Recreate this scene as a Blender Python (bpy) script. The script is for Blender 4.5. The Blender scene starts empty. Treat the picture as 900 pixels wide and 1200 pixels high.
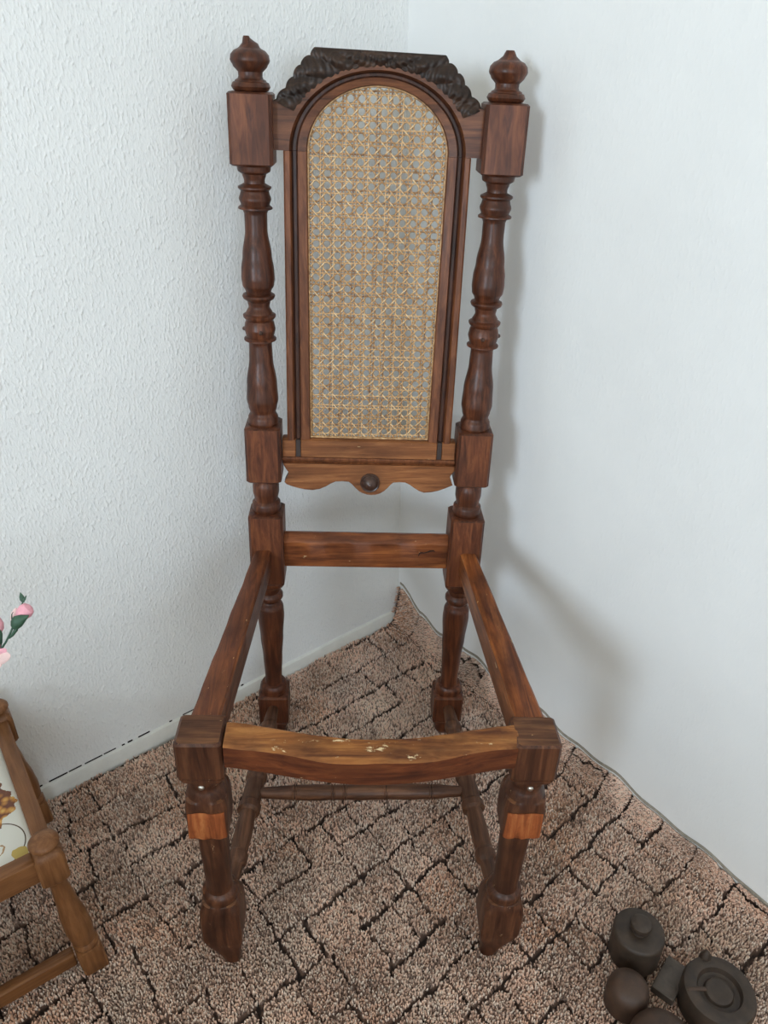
import bpy, bmesh, math, random
import numpy as np
from mathutils import Vector, Matrix

random.seed(7)
rng = np.random.default_rng(11)
C = bpy.context.scene.collection
SC = bpy.context.scene

# ------------------------------------------------------------------ camera
F_PX, PITCH, ROLL, CAM_H = 886.95, math.radians(29.87), math.radians(-0.26), 1.1667
cam_data = bpy.data.cameras.new('camera')
cam_data.sensor_fit = 'VERTICAL'
cam_data.sensor_height = 24.0
cam_data.lens = F_PX / 1200 * 24.0
cam_data.clip_start = 0.02
cam = bpy.data.objects.new('camera', cam_data)
C.objects.link(cam)
cam.matrix_world = (Matrix.Translation((0, 0, CAM_H)) @ Matrix.Rotation(math.radians(90) - PITCH, 4, 'X')
                    @ Matrix.Rotation(-ROLL, 4, 'Z'))
SC.camera = cam

# ------------------------------------------------------------------ world, daylight, exposure
world = bpy.data.worlds.new('world')
SC.world = world
world.use_nodes = True
bg = world.node_tree.nodes['Background']
bg.inputs[0].default_value = (0.72, 0.85, 1.0, 1)
bg.inputs[1].default_value = 1.0
SC.view_settings.view_transform = 'Standard'
SC.view_settings.look = 'None'
SC.view_settings.gamma = 1.0
SC.view_settings.exposure = 0.0
SC.cycles.max_bounces = 8
SC.cycles.diffuse_bounces = 5

# room frame: floor corner, direction along the right wall (A) and along the left wall (B)
K = np.array([0.037, 1.509])
A = np.array([0.607, -0.795]); A /= np.linalg.norm(A)
B = np.array([-0.771, -0.636]); B /= np.linalg.norm(B)
LEN_A, LEN_B, ROOM_H = 3.6, 3.4, 2.5

def ab(a, b, z=0.0):
    p = K + A * a + B * b
    return Vector((p[0], p[1], z))

WIN_A0, WIN_A1, WIN_Z0, WIN_Z1 = 1.32, 2.10, 1.00, 2.15
win_light = bpy.data.lights.new('window_and_fill_light', 'AREA')
win_light.shape = 'RECTANGLE'
win_light.size = WIN_A1 - WIN_A0 - 0.1
win_light.size_y = WIN_Z1 - WIN_Z0 - 0.1
win_light.energy = 78.0
win_light.color = (0.70, 0.85, 1.0)
wl = bpy.data.objects.new('window_and_fill_light', win_light)
C.objects.link(wl)
wc = ab((WIN_A0 + WIN_A1) / 2, LEN_B + 0.03, (WIN_Z0 + WIN_Z1) / 2)
wl.location = wc
wl.rotation_euler = Vector((-B[0], -B[1], 0.0)).to_track_quat('-Z', 'Z').to_euler()

# made-up second window giving soft fill light, in the unseen wall right of the photographer
FILL_B0, FILL_B1 = 1.2, 2.6
win_fill = bpy.data.lights.new('window_and_fill_light', 'AREA')
win_fill.shape = 'RECTANGLE'
win_fill.size = FILL_B1 - FILL_B0 - 0.1
win_fill.size_y = WIN_Z1 - WIN_Z0 - 0.1
win_fill.energy = 34.0
win_fill.color = (0.70, 0.85, 1.0)
wl_fill = bpy.data.objects.new('window_and_fill_light', win_fill)
C.objects.link(wl_fill)
wl_fill.location = ab(LEN_A + 0.03, (FILL_B0 + FILL_B1) / 2, (WIN_Z0 + WIN_Z1) / 2)
wl_fill.rotation_euler = Vector((-A[0], -A[1], 0.0)).to_track_quat('-Z', 'Z').to_euler()

# ------------------------------------------------------------------ materials
def new_mat(name):
    m = bpy.data.materials.new(name)
    m.use_nodes = True
    nt = m.node_tree
    return m, nt, nt.nodes['Principled BSDF']

def N(nt, typ, **kw):
    n = nt.nodes.new(typ)
    for k, v in kw.items():
        if k.startswith('i_'):
            key = k[2:]
            n.inputs[int(key) if key.isdigit() else key].default_value = v
        else:
            setattr(n, k, v)
    return n

def ramp(nt, fac, stops):
    r = nt.nodes.new('ShaderNodeValToRGB')
    e = r.color_ramp.elements
    while len(e) < len(stops):
        e.new(0.5)
    for el, (p, c) in zip(e, stops):
        el.position = p
        el.color = (*c, 1) if len(c) == 3 else c
    nt.links.new(fac, r.inputs[0])
    return r

def mix(nt, fac, c1, c2, blend='MIX'):
    m = nt.nodes.new('ShaderNodeMix')
    m.data_type = 'RGBA'
    m.blend_type = blend
    for sock, val in ((m.inputs[0], fac), (m.inputs[6], c1), (m.inputs[7], c2)):
        if isinstance(val, bpy.types.NodeSocket):
            nt.links.new(val, sock)
        elif isinstance(val, (int, float)):
            sock.default_value = val
        else:
            sock.default_value = (*val, 1)
    return m.outputs[2]

def wood(name, dark, mid, light, axis='Z', rough=0.38, blotch=0.5, flecks=0.0, fleck_col=(0.75, 0.55, 0.3), seed=0.0, coat=0.10):
    dark, mid, light = [(c[0] * 1.03, c[1] * 0.94, c[2] * 0.80) for c in (dark, mid, light)]
    m, nt, bs = new_mat(name)
    tc = N(nt, 'ShaderNodeTexCoord')
    sc = {'X': (5, 70, 70), 'Y': (70, 5, 70), 'Z': (70, 70, 5)}[axis]
    mp = N(nt, 'ShaderNodeMapping')
    mp.inputs['Scale'].default_value = sc
    mp.inputs['Location'].default_value = (seed, seed * 1.7, seed * 0.6)
    nt.links.new(tc.outputs['Object'], mp.inputs[0])
    grain = N(nt, 'ShaderNodeTexNoise', i_Scale=1.6, i_Detail=6.0, i_Roughness=0.65, i_Distortion=0.6)
    nt.links.new(mp.outputs[0], grain.inputs[0])
    base = ramp(nt, grain.outputs[0], [(0.30, dark), (0.5, mid), (0.72, light)])
    mp2 = N(nt, 'ShaderNodeMapping')
    mp2.inputs['Scale'].default_value = tuple(1 if s > 10 else 0.45 for s in sc)
    mp2.inputs['Location'].default_value = (seed * 0.3, 0, seed)
    nt.links.new(tc.outputs['Object'], mp2.inputs[0])
    bl = N(nt, 'ShaderNodeTexNoise', i_Scale=26.0, i_Detail=4.0, i_Roughness=0.6)
    nt.links.new(mp2.outputs[0], bl.inputs[0])
    br = ramp(nt, bl.outputs[0], [(0.40, (0, 0, 0)), (0.68, (1, 1, 1))])
    mlt = N(nt, 'ShaderNodeMath', operation='MULTIPLY')
    nt.links.new(br.outputs[0], mlt.inputs[0])
    mlt.inputs[1].default_value = blotch
    col = mix(nt, mlt.outputs[0], base.outputs[0], tuple(0.45 * x + 0.25 * d for x, d in zip(dark, dark)))
    if flecks > 0:
        mp3 = N(nt, 'ShaderNodeMapping')
        mp3.inputs['Scale'].default_value = tuple(1 if s > 10 else 0.4 for s in sc)
        nt.links.new(tc.outputs['Object'], mp3.inputs[0])
        fl = N(nt, 'ShaderNodeTexNoise', i_Scale=95.0, i_Detail=5.0, i_Roughness=0.7)
        nt.links.new(mp3.outputs[0], fl.inputs[0])
        fr = ramp(nt, fl.outputs[0], [(0.69 - 0.1 * flecks, (0, 0, 0)), (0.73 - 0.1 * flecks, (1, 1, 1))])
        col = mix(nt, fr.outputs[0], col, fleck_col)
    nt.links.new(col, bs.inputs['Base Color'])
    rr = N(nt, 'ShaderNodeMapRange')
    rr.inputs['To Min'].default_value = rough - 0.1
    rr.inputs['To Max'].default_value = rough + 0.22
    nt.links.new(bl.outputs[0], rr.inputs[0])
    nt.links.new(rr.outputs[0], bs.inputs['Roughness'])
    bs.inputs['Coat Weight'].default_value = coat
    bs.inputs['Coat Roughness'].default_value = 0.25
    bs.inputs['Specular IOR Level'].default_value = 0.28
    bp = N(nt, 'ShaderNodeBump', i_Strength=0.35, i_Distance=0.0008)
    nt.links.new(grain.outputs[0], bp.inputs['Height'])
    nt.links.new(bp.outputs[0], bs.inputs['Normal'])
    return m

def plain(name, col, rough=0.5, metal=0.0, noise=0.0, nscale=40.0, bump=0.0):
    m, nt, bs = new_mat(name)
    bs.inputs['Roughness'].default_value = rough
    bs.inputs['Metallic'].default_value = metal
    tc = N(nt, 'ShaderNodeTexCoord')
    no = N(nt, 'ShaderNodeTexNoise', i_Scale=nscale, i_Detail=5.0, i_Roughness=0.65)
    nt.links.new(tc.outputs['Object'], no.inputs[0])
    lo = tuple(c * (1 - noise) for c in col)
    hi = tuple(min(1, c * (1 + noise)) for c in col)
    r = ramp(nt, no.outputs[0], [(0.3, lo), (0.7, hi)])
    nt.links.new(r.outputs[0], bs.inputs['Base Color'])
    if bump:
        bp = N(nt, 'ShaderNodeBump', i_Strength=0.6, i_Distance=bump)
        nt.links.new(no.outputs[0], bp.inputs['Height'])
        nt.links.new(bp.outputs[0], bs.inputs['Normal'])
    return m

M_POST = wood('dark_turned_wood', (0.030, 0.010, 0.006), (0.082, 0.026, 0.013), (0.170, 0.060, 0.029), 'Z', 0.36, 0.55)
M_POST2 = wood('dark_turned_wood_right', (0.030, 0.010, 0.006), (0.086, 0.028, 0.014), (0.190, 0.066, 0.031), 'Z', 0.34, 0.5, seed=3.3)
M_FRAME = wood('frame_wood', (0.060, 0.021, 0.011), (0.150, 0.054, 0.025), (0.270, 0.108, 0.050), 'Z', 0.40, 0.45, seed=1.1)
M_ARCH = wood('arch_wood', (0.045, 0.017, 0.009), (0.125, 0.046, 0.022), (0.235, 0.095, 0.044), 'X', 0.40, 0.5, seed=2.1)
M_CARVE = wood('carved_dark_wood', (0.010, 0.006, 0.005), (0.028, 0.016, 0.012), (0.075, 0.040, 0.026), 'X', 0.42, 0.3, flecks=0.05, fleck_col=(0.25, 0.15, 0.09), seed=4.0)
M_RAILX = wood('honey_rail_wood_x', (0.060, 0.018, 0.008), (0.185, 0.058, 0.021), (0.340, 0.125, 0.044), 'X', 0.42, 0.6, flecks=0.2, seed=5.0)
M_APRON = wood('apron_wood', (0.100, 0.036, 0.014), (0.235, 0.092, 0.036), (0.390, 0.180, 0.080), 'X', 0.42, 0.45, flecks=0.05, seed=8.0)
M_RAILY = wood('honey_rail_wood_y', (0.070, 0.022, 0.009), (0.200, 0.066, 0.022), (0.380, 0.150, 0.050), 'Y', 0.38, 0.6, flecks=0.08, seed=6.0)
M_LEG = wood('front_leg_wood', (0.028, 0.011, 0.007), (0.078, 0.030, 0.017), (0.165, 0.070, 0.037), 'Z', 0.36, 0.55, flecks=0.15, fleck_col=(0.35, 0.22, 0.12), seed=9.0)
M_STRETCH = wood('stretcher_wood', (0.035, 0.015, 0.009), (0.100, 0.045, 0.026), (0.195, 0.095, 0.056), 'Y', 0.42, 0.45, seed=7.0)
M_STRETCHX = wood('cross_stretcher_wood', (0.035, 0.015, 0.009), (0.100, 0.045, 0.026), (0.195, 0.095, 0.056), 'X', 0.42, 0.45, seed=7.7)
M_RAW = wood('raw_orange_wood', (0.120, 0.030, 0.010), (0.300, 0.085, 0.026), (0.480, 0.190, 0.070), 'Z', 0.7, 0.3, flecks=0.1, seed=12.0, coat=0.0)
M_RAILF = wood('front_rail_finish', (0.045, 0.013, 0.007), (0.125, 0.036, 0.015), (0.210, 0.070, 0.027), 'X', 0.40, 0.5, flecks=0.03, seed=17.0)
M_RAWX = wood('bare_rail_top', (0.090, 0.028, 0.010), (0.270, 0.105, 0.030), (0.460, 0.220, 0.075), 'X', 0.5, 0.8, flecks=0.6, fleck_col=(0.72, 0.55, 0.32), seed=18.0, coat=0.05)
M_RAWY = wood('bare_side_rail_top', (0.065, 0.019, 0.008), (0.200, 0.062, 0.020), (0.380, 0.140, 0.044), 'Y', 0.45, 0.8, flecks=0.30, fleck_col=(0.62, 0.38, 0.16), seed=19.0, coat=0.05)
M_RAWY2 = wood('bare_left_rail_top', (0.050, 0.016, 0.008), (0.135, 0.042, 0.017), (0.270, 0.098, 0.036), 'Y', 0.45, 0.7, flecks=0.28, fleck_col=(0.50, 0.28, 0.12), seed=23.0, coat=0.05)
M_RAILY2 = wood('left_rail_finish', (0.035, 0.012, 0.007), (0.100, 0.032, 0.015), (0.190, 0.066, 0.027), 'Y', 0.38, 0.5, seed=24.0)
M_BLOCK = wood('worn_red_block', (0.055, 0.017, 0.009), (0.130, 0.042, 0.019), (0.240, 0.088, 0.038), 'Z', 0.42, 0.5, seed=25.0)
M_LEGTOP = wood('worn_leg_top', (0.040, 0.015, 0.008), (0.115, 0.048, 0.023), (0.230, 0.110, 0.052), 'X', 0.5, 0.5, flecks=0.2, fleck_col=(0.42, 0.24, 0.10), seed=31.0, coat=0.03)
M_GROOVE = wood('old_dark_finish', (0.022, 0.010, 0.008), (0.058, 0.024, 0.017), (0.110, 0.046, 0.030), 'Z', 0.42, 0.4, seed=33.0)
M_BUTTON = plain('dark_button', (0.050, 0.022, 0.014), 0.35, noise=0.4, nscale=80)
M_CRACK = plain('dark_crack', (0.010, 0.005, 0.003), 0.9)
M_PLUG = plain('dark_plug', (0.032, 0.018, 0.014), 0.55, noise=0.3, nscale=120)
M_NAIL = plain('steel_nail', (0.62, 0.60, 0.55), 0.28, 1.0)
M_STOOL = wood('stool_wood', (0.120, 0.050, 0.020), (0.200, 0.090, 0.038), (0.290, 0.145, 0.066), 'Z', 0.40, 0.3, seed=14.0)

def cane_mat():
    m, nt, bs = new_mat('cane')
    at = N(nt, 'ShaderNodeAttribute', attribute_name='tone')
    tc = N(nt, 'ShaderNodeTexCoord')
    no = N(nt, 'ShaderNodeTexNoise', i_Scale=220.0, i_Detail=3.0)
    nt.links.new(tc.outputs['Object'], no.inputs[0])
    ad = N(nt, 'ShaderNodeMath', operation='ADD')
    sb = N(nt, 'ShaderNodeMath', operation='MULTIPLY_ADD')
    nt.links.new(no.outputs[0], sb.inputs[0])
    sb.inputs[1].default_value = 1.5
    sb.inputs[2].default_value = -0.75
    nt.links.new(at.outputs['Fac'], ad.inputs[0])
    nt.links.new(sb.outputs[0], ad.inputs[1])
    r = ramp(nt, ad.outputs[0], [(0.0, (0.17, 0.075, 0.030)), (0.45, (0.50, 0.285, 0.125)), (1.0, (0.80, 0.58, 0.33))])
    nt.links.new(r.outputs[0], bs.inputs['Base Color'])
    bs.inputs['Roughness'].default_value = 0.38
    return m
M_CANE = cane_mat()

def wall_mat(name, col, strength, along, scale=150.0, crack=False):
    m, nt, bs = new_mat(name)
    tc = N(nt, 'ShaderNodeTexCoord')
    mp = N(nt, 'ShaderNodeMapping')
    mp.inputs['Scale'].default_value = (1.0, 1.0, 0.55)
    nt.links.new(tc.outputs['Object'], mp.inputs[0])
    n1 = N(nt, 'ShaderNodeTexNoise', i_Scale=scale, i_Detail=1.0, i_Roughness=0.4)
    nt.links.new(mp.outputs[0], n1.inputs[0])
    n2 = N(nt, 'ShaderNodeTexNoise', i_Scale=7.0, i_Detail=3.0)
    nt.links.new(tc.outputs['Object'], n2.inputs[0])
    r = ramp(nt, n2.outputs[0], [(0.3, tuple(c * 0.97 for c in col)), (0.7, col)])
    out = r.outputs[0]
    nt.links.new(out, bs.inputs['Base Color'])
    bs.inputs['Roughness'].default_value = 0.85
    hs = ramp(nt, n1.outputs[0], [(0.38, (0, 0, 0)), (0.62, (0.30, 0.30, 0.30)), (0.80, (1, 1, 1))])
    hs.color_ramp.interpolation = 'B_SPLINE'
    bp = N(nt, 'ShaderNodeBump', i_Strength=strength, i_Distance=0.0016)
    nt.links.new(hs.outputs[0], bp.inputs['Height'])
    bp2 = N(nt, 'ShaderNodeBump', i_Strength=0.15, i_Distance=0.02)
    nt.links.new(n2.outputs[0], bp2.inputs['Height'])
    nt.links.new(bp.outputs[0], bp2.inputs['Normal'])
    nt.links.new(bp2.outputs[0], bs.inputs['Normal'])
    return m

M_WALL_L = wall_mat('left_wall_paint', (0.84, 0.84, 0.825), 0.75, B, 250.0)
M_WALL_R = wall_mat('right_wall_paint', (0.84, 0.84, 0.825), 0.16, A, 215.0)
M_WALL_C = wall_mat('cream_bounce_paint', (0.86, 0.78, 0.65), 0.16, A, 215.0)  # unseen walls and ceiling, cream chosen to warm the bounced light
M_SKIRT = plain('white_skirting', (0.74, 0.73, 0.68), 0.7, noise=0.06, nscale=30)
M_FLOOR = plain('screed', (0.20, 0.17, 0.15), 0.9, noise=0.2)

def carpet_mat():
    m, nt, bs = new_mat('carpet_pile')
    at = N(nt, 'ShaderNodeAttribute', attribute_name='tint')
    nt.links.new(at.outputs['Color'], bs.inputs['Base Color'])
    bs.inputs['Roughness'].default_value = 0.95
    bs.inputs['Specular IOR Level'].default_value = 0.1
    bs.inputs['Sheen Weight'].default_value = 0.25
    bs.inputs['Sheen Roughness'].default_value = 0.5
    return m
M_CARPET = carpet_mat()
M_BACKING = plain('carpet_backing', (0.30, 0.27, 0.22), 0.9, noise=0.25, nscale=120)
M_WEIGHT = plain('dark_iron', (0.040, 0.025, 0.016), 0.55, 0.0, noise=0.45, nscale=45, bump=0.001)
M_WEIGHT2 = plain('dark_brown_iron', (0.055, 0.028, 0.016), 0.55, 0.0, noise=0.45, nscale=38, bump=0.001)
M_SLAB = plain('grey_iron_slab', (0.085, 0.064, 0.050), 0.6, 0.0, noise=0.3, nscale=60, bump=0.0008)
M_PINK = plain('pink_silk', (0.78, 0.36, 0.42), 0.7, noise=0.18, nscale=70)
M_PALE = plain('pale_pink_silk', (0.74, 0.52, 0.49), 0.7, noise=0.15, nscale=60)
M_GREEN = plain('dark_green_silk', (0.028, 0.075, 0.042), 0.55, noise=0.3, nscale=90)
M_VASE = plain('vase_ceramic', (0.70, 0.68, 0.62), 0.3, noise=0.05)

# ------------------------------------------------------------------ mesh helpers
def mesh_obj(name, verts, faces, mat, parent=None, smooth=True, angle=38.0):
    me = bpy.data.meshes.new(name)
    me.from_pydata([tuple(v) for v in verts], [], faces)
    bm = bmesh.new()
    bm.from_mesh(me)
    bmesh.ops.recalc_face_normals(bm, faces=bm.faces)
    bm.to_mesh(me)
    bm.free()
    if smooth:
        me.polygons.foreach_set('use_smooth', [True] * len(me.polygons))
        me.set_sharp_from_angle(angle=math.radians(angle))
    me.materials.append(mat)
    o = bpy.data.objects.new(name, me)
    C.objects.link(o)
    if parent:
        o.parent = parent
    return o

def raw_top(o, mat, z=0.55):
    """the upholstery once covered the top: bare wood there, old finish on the sides"""
    o.data.materials.append(mat)
    for p in o.data.polygons:
        if p.normal.z > z:
            p.material_index = 1
    return o

class MB:
    def __init__(self):
        self.v = []; self.f = []
    def add(self, verts, faces):
        n = len(self.v)
        self.v += [tuple(map(float, v)) for v in verts]
        self.f += [tuple(i + n for i in f) for f in faces]
        return self
    def loft(self, rings, caps=True, closed=True):
        n = len(rings[0])
        vs = [p for r in rings for p in r]
        fs = []
        for i in range(len(rings) - 1):
            for j in range(n if closed else n - 1):
                k = (j + 1) % n
                fs.append((i * n + j, i * n + k, (i + 1) * n + k, (i + 1) * n + j))
        if caps:
            fs.append(tuple(range(n))[::-1])
            fs.append(tuple((len(rings) - 1) * n + j for j in range(n)))
        return self.add(vs, fs)
    def box(self, x0, x1, y0, y1, z0, z1, bev=0.0):
        if bev <= 0:
            v = [(x, y, z) for z in (z0, z1) for y in (y0, y1) for x in (x0, x1)]
            f = [(0, 2, 3, 1), (4, 5, 7, 6), (0, 1, 5, 4), (2, 6, 7, 3), (0, 4, 6, 2), (1, 3, 7, 5)]
            return self.add(v, f)
        b = bev
        def rect(i):
            return [(x0 + i, y0 + i + b), (x0 + i + b, y0 + i), (x1 - i - b, y0 + i), (x1 - i, y0 + i + b),
                    (x1 - i, y1 - i - b), (x1 - i - b, y1 - i), (x0 + i + b, y1 - i), (x0 + i, y1 - i - b)]
        rings = []
        for i, z in ((b, z0), (0, z0 + b), (0, z1 - b), (b, z1)):
            rings.append([(x, y, z) for x, y in rect(i)])
        return self.loft(rings)
    def build(self, name, mat, parent=None, fn=None, smooth=True, angle=38.0):
        vs = self.v if fn is None else [fn(*p) for p in self.v]
        return mesh_obj(name, vs, self.f, mat, parent, smooth, angle)

def ring(r, n_exp=2.0, n=40, cx=0.0, cy=0.0):
    out = []
    for i in range(n):
        t = 2 * math.pi * (i + 0.5) / n
        c, s = math.cos(t), math.sin(t)
        if n_exp > 2:
            k = (abs(c) ** n_exp + abs(s) ** n_exp) ** (-1 / n_exp)
        else:
            k = 1.0
        out.append((cx + r * k * c, cy + r * k * s))
    return out

def turned(profile, axis, n=40):
    """profile: (z, r, exponent); axis(z) -> (x, y). Returns rings of a lathe/square-block loft."""
    rings = []
    for z, r, e in profile:
        ax, ay = axis(z)
        rings.append([(x, y, z) for x, y in ring(r, e, n, ax, ay)])
    return rings

def smooth_prof(pts, step=0.0025):
    """Refine a circle profile with rounded interpolation (pchip-like) between control points."""
    out = []
    for (z0, r0), (z1, r1) in zip(pts[:-1], pts[1:]):
        k = max(1, int(abs(z1 - z0) / step))
        for i in range(k):
            t = i / k
            u = t * t * (3 - 2 * t)
            out.append((z0 + (z1 - z0) * t, r0 + (r1 - r0) * u))
    out.append(pts[-1])
    return out

def tube(points, radii, n=8):
    pts = [Vector(p) for p in points]
    rings = []
    up = Vector((0.3, 0.2, 0.93))
    for i, p in enumerate(pts):
        d = (pts[min(i + 1, len(pts) - 1)] - pts[max(i - 1, 0)]).normalized()
        u = d.cross(up)
        if u.length < 1e-4:
            u = d.cross(Vector((1, 0, 0)))
        u.normalize()
        w = u.cross(d).normalized()
        r = radii[i] if hasattr(radii, '__len__') else radii
        rings.append([tuple(p + (u * math.cos(a) + w * math.sin(a)) * r) for a in [2 * math.pi * k / n for k in range(n)]])
    return rings

def empty(name, loc, rz=0.0):
    o = bpy.data.objects.new(name, None)
    C.objects.link(o)
    o.location = loc
    o.rotation_euler = (0, 0, rz)
    o.empty_display_size = 0.05
    return o

def tag(o, label, cat, group=None, kind=None):
    o['label'] = label
    o['category'] = cat
    if group:
        o['group'] = group
    if kind:
        o['kind'] = kind
    return o

def structure(o, label=None):
    o['kind'] = 'structure'
    if label:
        o['label'] = label
    return o

# ------------------------------------------------------------------ room shell
def slab_ab(name, a0, a1, b0, b1, z0, z1, mat):
    v = [ab(a, b, z) for z in (z0, z1) for b in (b0, b1) for a in (a0, a1)]
    f = [(0, 2, 3, 1), (4, 5, 7, 6), (0, 1, 5, 4), (2, 6, 7, 3), (0, 4, 6, 2), (1, 3, 7, 5)]
    return mesh_obj(name, v, f, mat, smooth=False)

FLOOR_Z = -0.012
T = 0.1
structure(slab_ab('floor', -T, LEN_A + T, -T, LEN_B + T, FLOOR_Z - 0.1, FLOOR_Z, M_FLOOR))
structure(slab_ab('ceiling', -T, LEN_A + T, -T, LEN_B + T, ROOM_H, ROOM_H + 0.1, M_WALL_C))
structure(slab_ab('wall_left', -T, 0, 0, LEN_B, FLOOR_Z, ROOM_H, M_WALL_L), 'white wall with a rough stippled paint finish on the left')
structure(slab_ab('wall_right', -T, LEN_A, -T, 0, FLOOR_Z, ROOM_H, M_WALL_R), 'smooth white wall on the right with the soft shadow of the chair')
mb = MB()
for b0, b1, z0, z1 in ((-T, FILL_B0, FLOOR_Z, ROOM_H), (FILL_B1, LEN_B, FLOOR_Z, ROOM_H),
                       (FILL_B0, FILL_B1, FLOOR_Z, WIN_Z0), (FILL_B0, FILL_B1, WIN_Z1, ROOM_H)):
    v = [ab(a, b, z) for z in (z0, z1) for b in (b0, b1) for a in (LEN_A, LEN_A + T)]
    mb.add(v, [(0, 2, 3, 1), (4, 5, 7, 6), (0, 1, 5, 4), (2, 6, 7, 3), (0, 4, 6, 2), (1, 3, 7, 5)])
structure(mb.build('wall_front', M_WALL_C, smooth=False))
mb = MB()
for b0, b1, z0, z1 in ((FILL_B0, FILL_B0 + 0.05, WIN_Z0, WIN_Z1), (FILL_B1 - 0.05, FILL_B1, WIN_Z0, WIN_Z1),
                       (FILL_B0 + 0.05, FILL_B1 - 0.05, WIN_Z0, WIN_Z0 + 0.05), (FILL_B0 + 0.05, FILL_B1 - 0.05, WIN_Z1 - 0.05, WIN_Z1)):
    v = [ab(a, b, z) for z in (z0, z1) for b in (b0, b1) for a in (LEN_A + 0.04, LEN_A + 0.09)]
    mb.add(v, [(0, 2, 3, 1), (4, 5, 7, 6), (0, 1, 5, 4), (2, 6, 7, 3), (0, 4, 6, 2), (1, 3, 7, 5)])
structure(mb.build('fill_window', M_SKIRT, smooth=False))  # frame of the made-up window that holds the fill light
# wall with the window, behind the camera: four pieces of masonry joined around the opening
mb = MB()
for a0, a1, z0, z1 in ((-T, WIN_A0, FLOOR_Z, ROOM_H), (WIN_A1, LEN_A + T, FLOOR_Z, ROOM_H),
                       (WIN_A0, WIN_A1, FLOOR_Z, WIN_Z0), (WIN_A0, WIN_A1, WIN_Z1, ROOM_H)):
    v = [ab(a, b, z) for z in (z0, z1) for b in (LEN_B, LEN_B + T) for a in (a0, a1)]
    mb.add(v, [(0, 2, 3, 1), (4, 5, 7, 6), (0, 1, 5, 4), (2, 6, 7, 3), (0, 4, 6, 2), (1, 3, 7, 5)])
structure(mb.build('wall_back', M_WALL_C, smooth=False))
mb = MB()
fw = 0.05
for a0, a1, z0, z1 in ((WIN_A0, WIN_A0 + fw, WIN_Z0, WIN_Z1), (WIN_A1 - fw, WIN_A1, WIN_Z0, WIN_Z1),
                       (WIN_A0 + fw, WIN_A1 - fw, WIN_Z0, WIN_Z0 + fw), (WIN_A0 + fw, WIN_A1 - fw, WIN_Z1 - fw, WIN_Z1)):
    v = [ab(a, b, z) for z in (z0, z1) for b in (LEN_B + 0.04, LEN_B + 0.09) for a in (a0, a1)]
    mb.add(v, [(0, 2, 3, 1), (4, 5, 7, 6), (0, 1, 5, 4), (2, 6, 7, 3), (0, 4, 6, 2), (1, 3, 7, 5)])
structure(mb.build('window_1', M_SKIRT, smooth=False))
# low plaster skirting at the foot of the left wall, with a gap of cracks above it
mb = MB()
prof = [(0.0, FLOOR_Z), (0.0085, FLOOR_Z), (0.0085, 0.020), (0.006, 0.027), (0.0, 0.029)]
nb = 60
rings = []
for i in range(nb + 1):
    b = 0.012 + (1.6 - 0.012) * i / nb
    w = 1 + 0.05 * math.sin(i * 1.3)
    rings.append([tuple(ab(a * w, b, z)) for a, z in prof])
mb.loft(rings)
base_left = structure(mb.build('baseboard_left', M_SKIRT), 'low white skirting strip with a broken crack line above it')
mb = MB()
b = 0.42
while b < 1.25:
    l = random.choice((0.006, 0.01, 0.016, 0.024, 0.034))
    h = random.uniform(0.0008, 0.0018)
    if b > 0.62 or random.random() < 0.35:
        z = 0.0305 + random.uniform(-0.0006, 0.0006)
        v = [ab(a, bb, zz) for zz in (z - h, z + h) for bb in (b, b + l) for a in (0.0, 0.0009)]
        mb.add(v, [(0, 2, 3, 1), (4, 5, 7, 6), (0, 1, 5, 4), (2, 6, 7, 3), (0, 4, 6, 2), (1, 3, 7, 5)])
    b += l + random.choice((0.003, 0.006, 0.012, 0.03 if b < 0.8 else 0.008))
crk = mb.build('crack', M_CRACK, base_left, smooth=False)
crk['kind'] = 'stuff'

# ------------------------------------------------------------------ carpet
CA, CB = 3.5, 3.3
ROW, COL = 0.0685, 0.0605

def lift(a, b):
    """How far the carpet rides up the right wall and the left wall edge (metres)."""
    e = np.interp(a, [0.0, 0.045, 0.08, 0.30, 0.55, 0.95, 1.4, 4], [0.100, 0.088, 0.062, 0.056, 0.044, 0.018, 0.010, 0.004])
    e = e * (1 + 0.12 * np.sin(a * 31) + 0.08 * np.sin(a * 67 + 1))
    w = 0.060
    t = np.clip(1 - b / w, 0, 1)
    z = e * t ** 3.2
    # the free edge along the left wall lies a little proud and wavy near the corner
    z = z + 0.010 * np.clip(1 - a / 0.03, 0, 1) * np.clip((0.6 - b) / 0.3, 0, 1) * np.clip((b - 0.03) / 0.03, 0, 1)
    return z

def n1(x, y, s):
    return (np.sin(x * 1.0 * s + 1.3 * np.sin(y * 0.7 * s + 0.4)) + np.sin(y * 1.13 * s + 1.7 * np.sin(x * 0.61 * s + 2.1))) * 0.5

# grooves: rows along the left wall, staggered cross cuts; some are missing, so stones of two sizes appear
groove_gap = {}
for i in range(-1, 60):
    for j in range(-1, 60):
        groove_gap[(i, j, 'r')] = 0.0 if random.random() < 0.13 else random.uniform(0.5, 1.25)
        groove_gap[(i, j, 'c')] = 0.0 if random.random() < 0.24 else random.uniform(0.35, 1.1)
row_off = np.array([random.uniform(-0.008, 0.008) for _ in range(64)])
col_off = np.array([[random.uniform(-0.012, 0.012) for _ in range(64)] for _ in range(64)])
seg_r = np.zeros((64, 64)); seg_c = np.zeros((64, 64))
for (i, j, k), v in groove_gap.items():
    if i >= 0 and j >= 0:
        (seg_r if k == 'r' else seg_c)[i, j] = v

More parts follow.
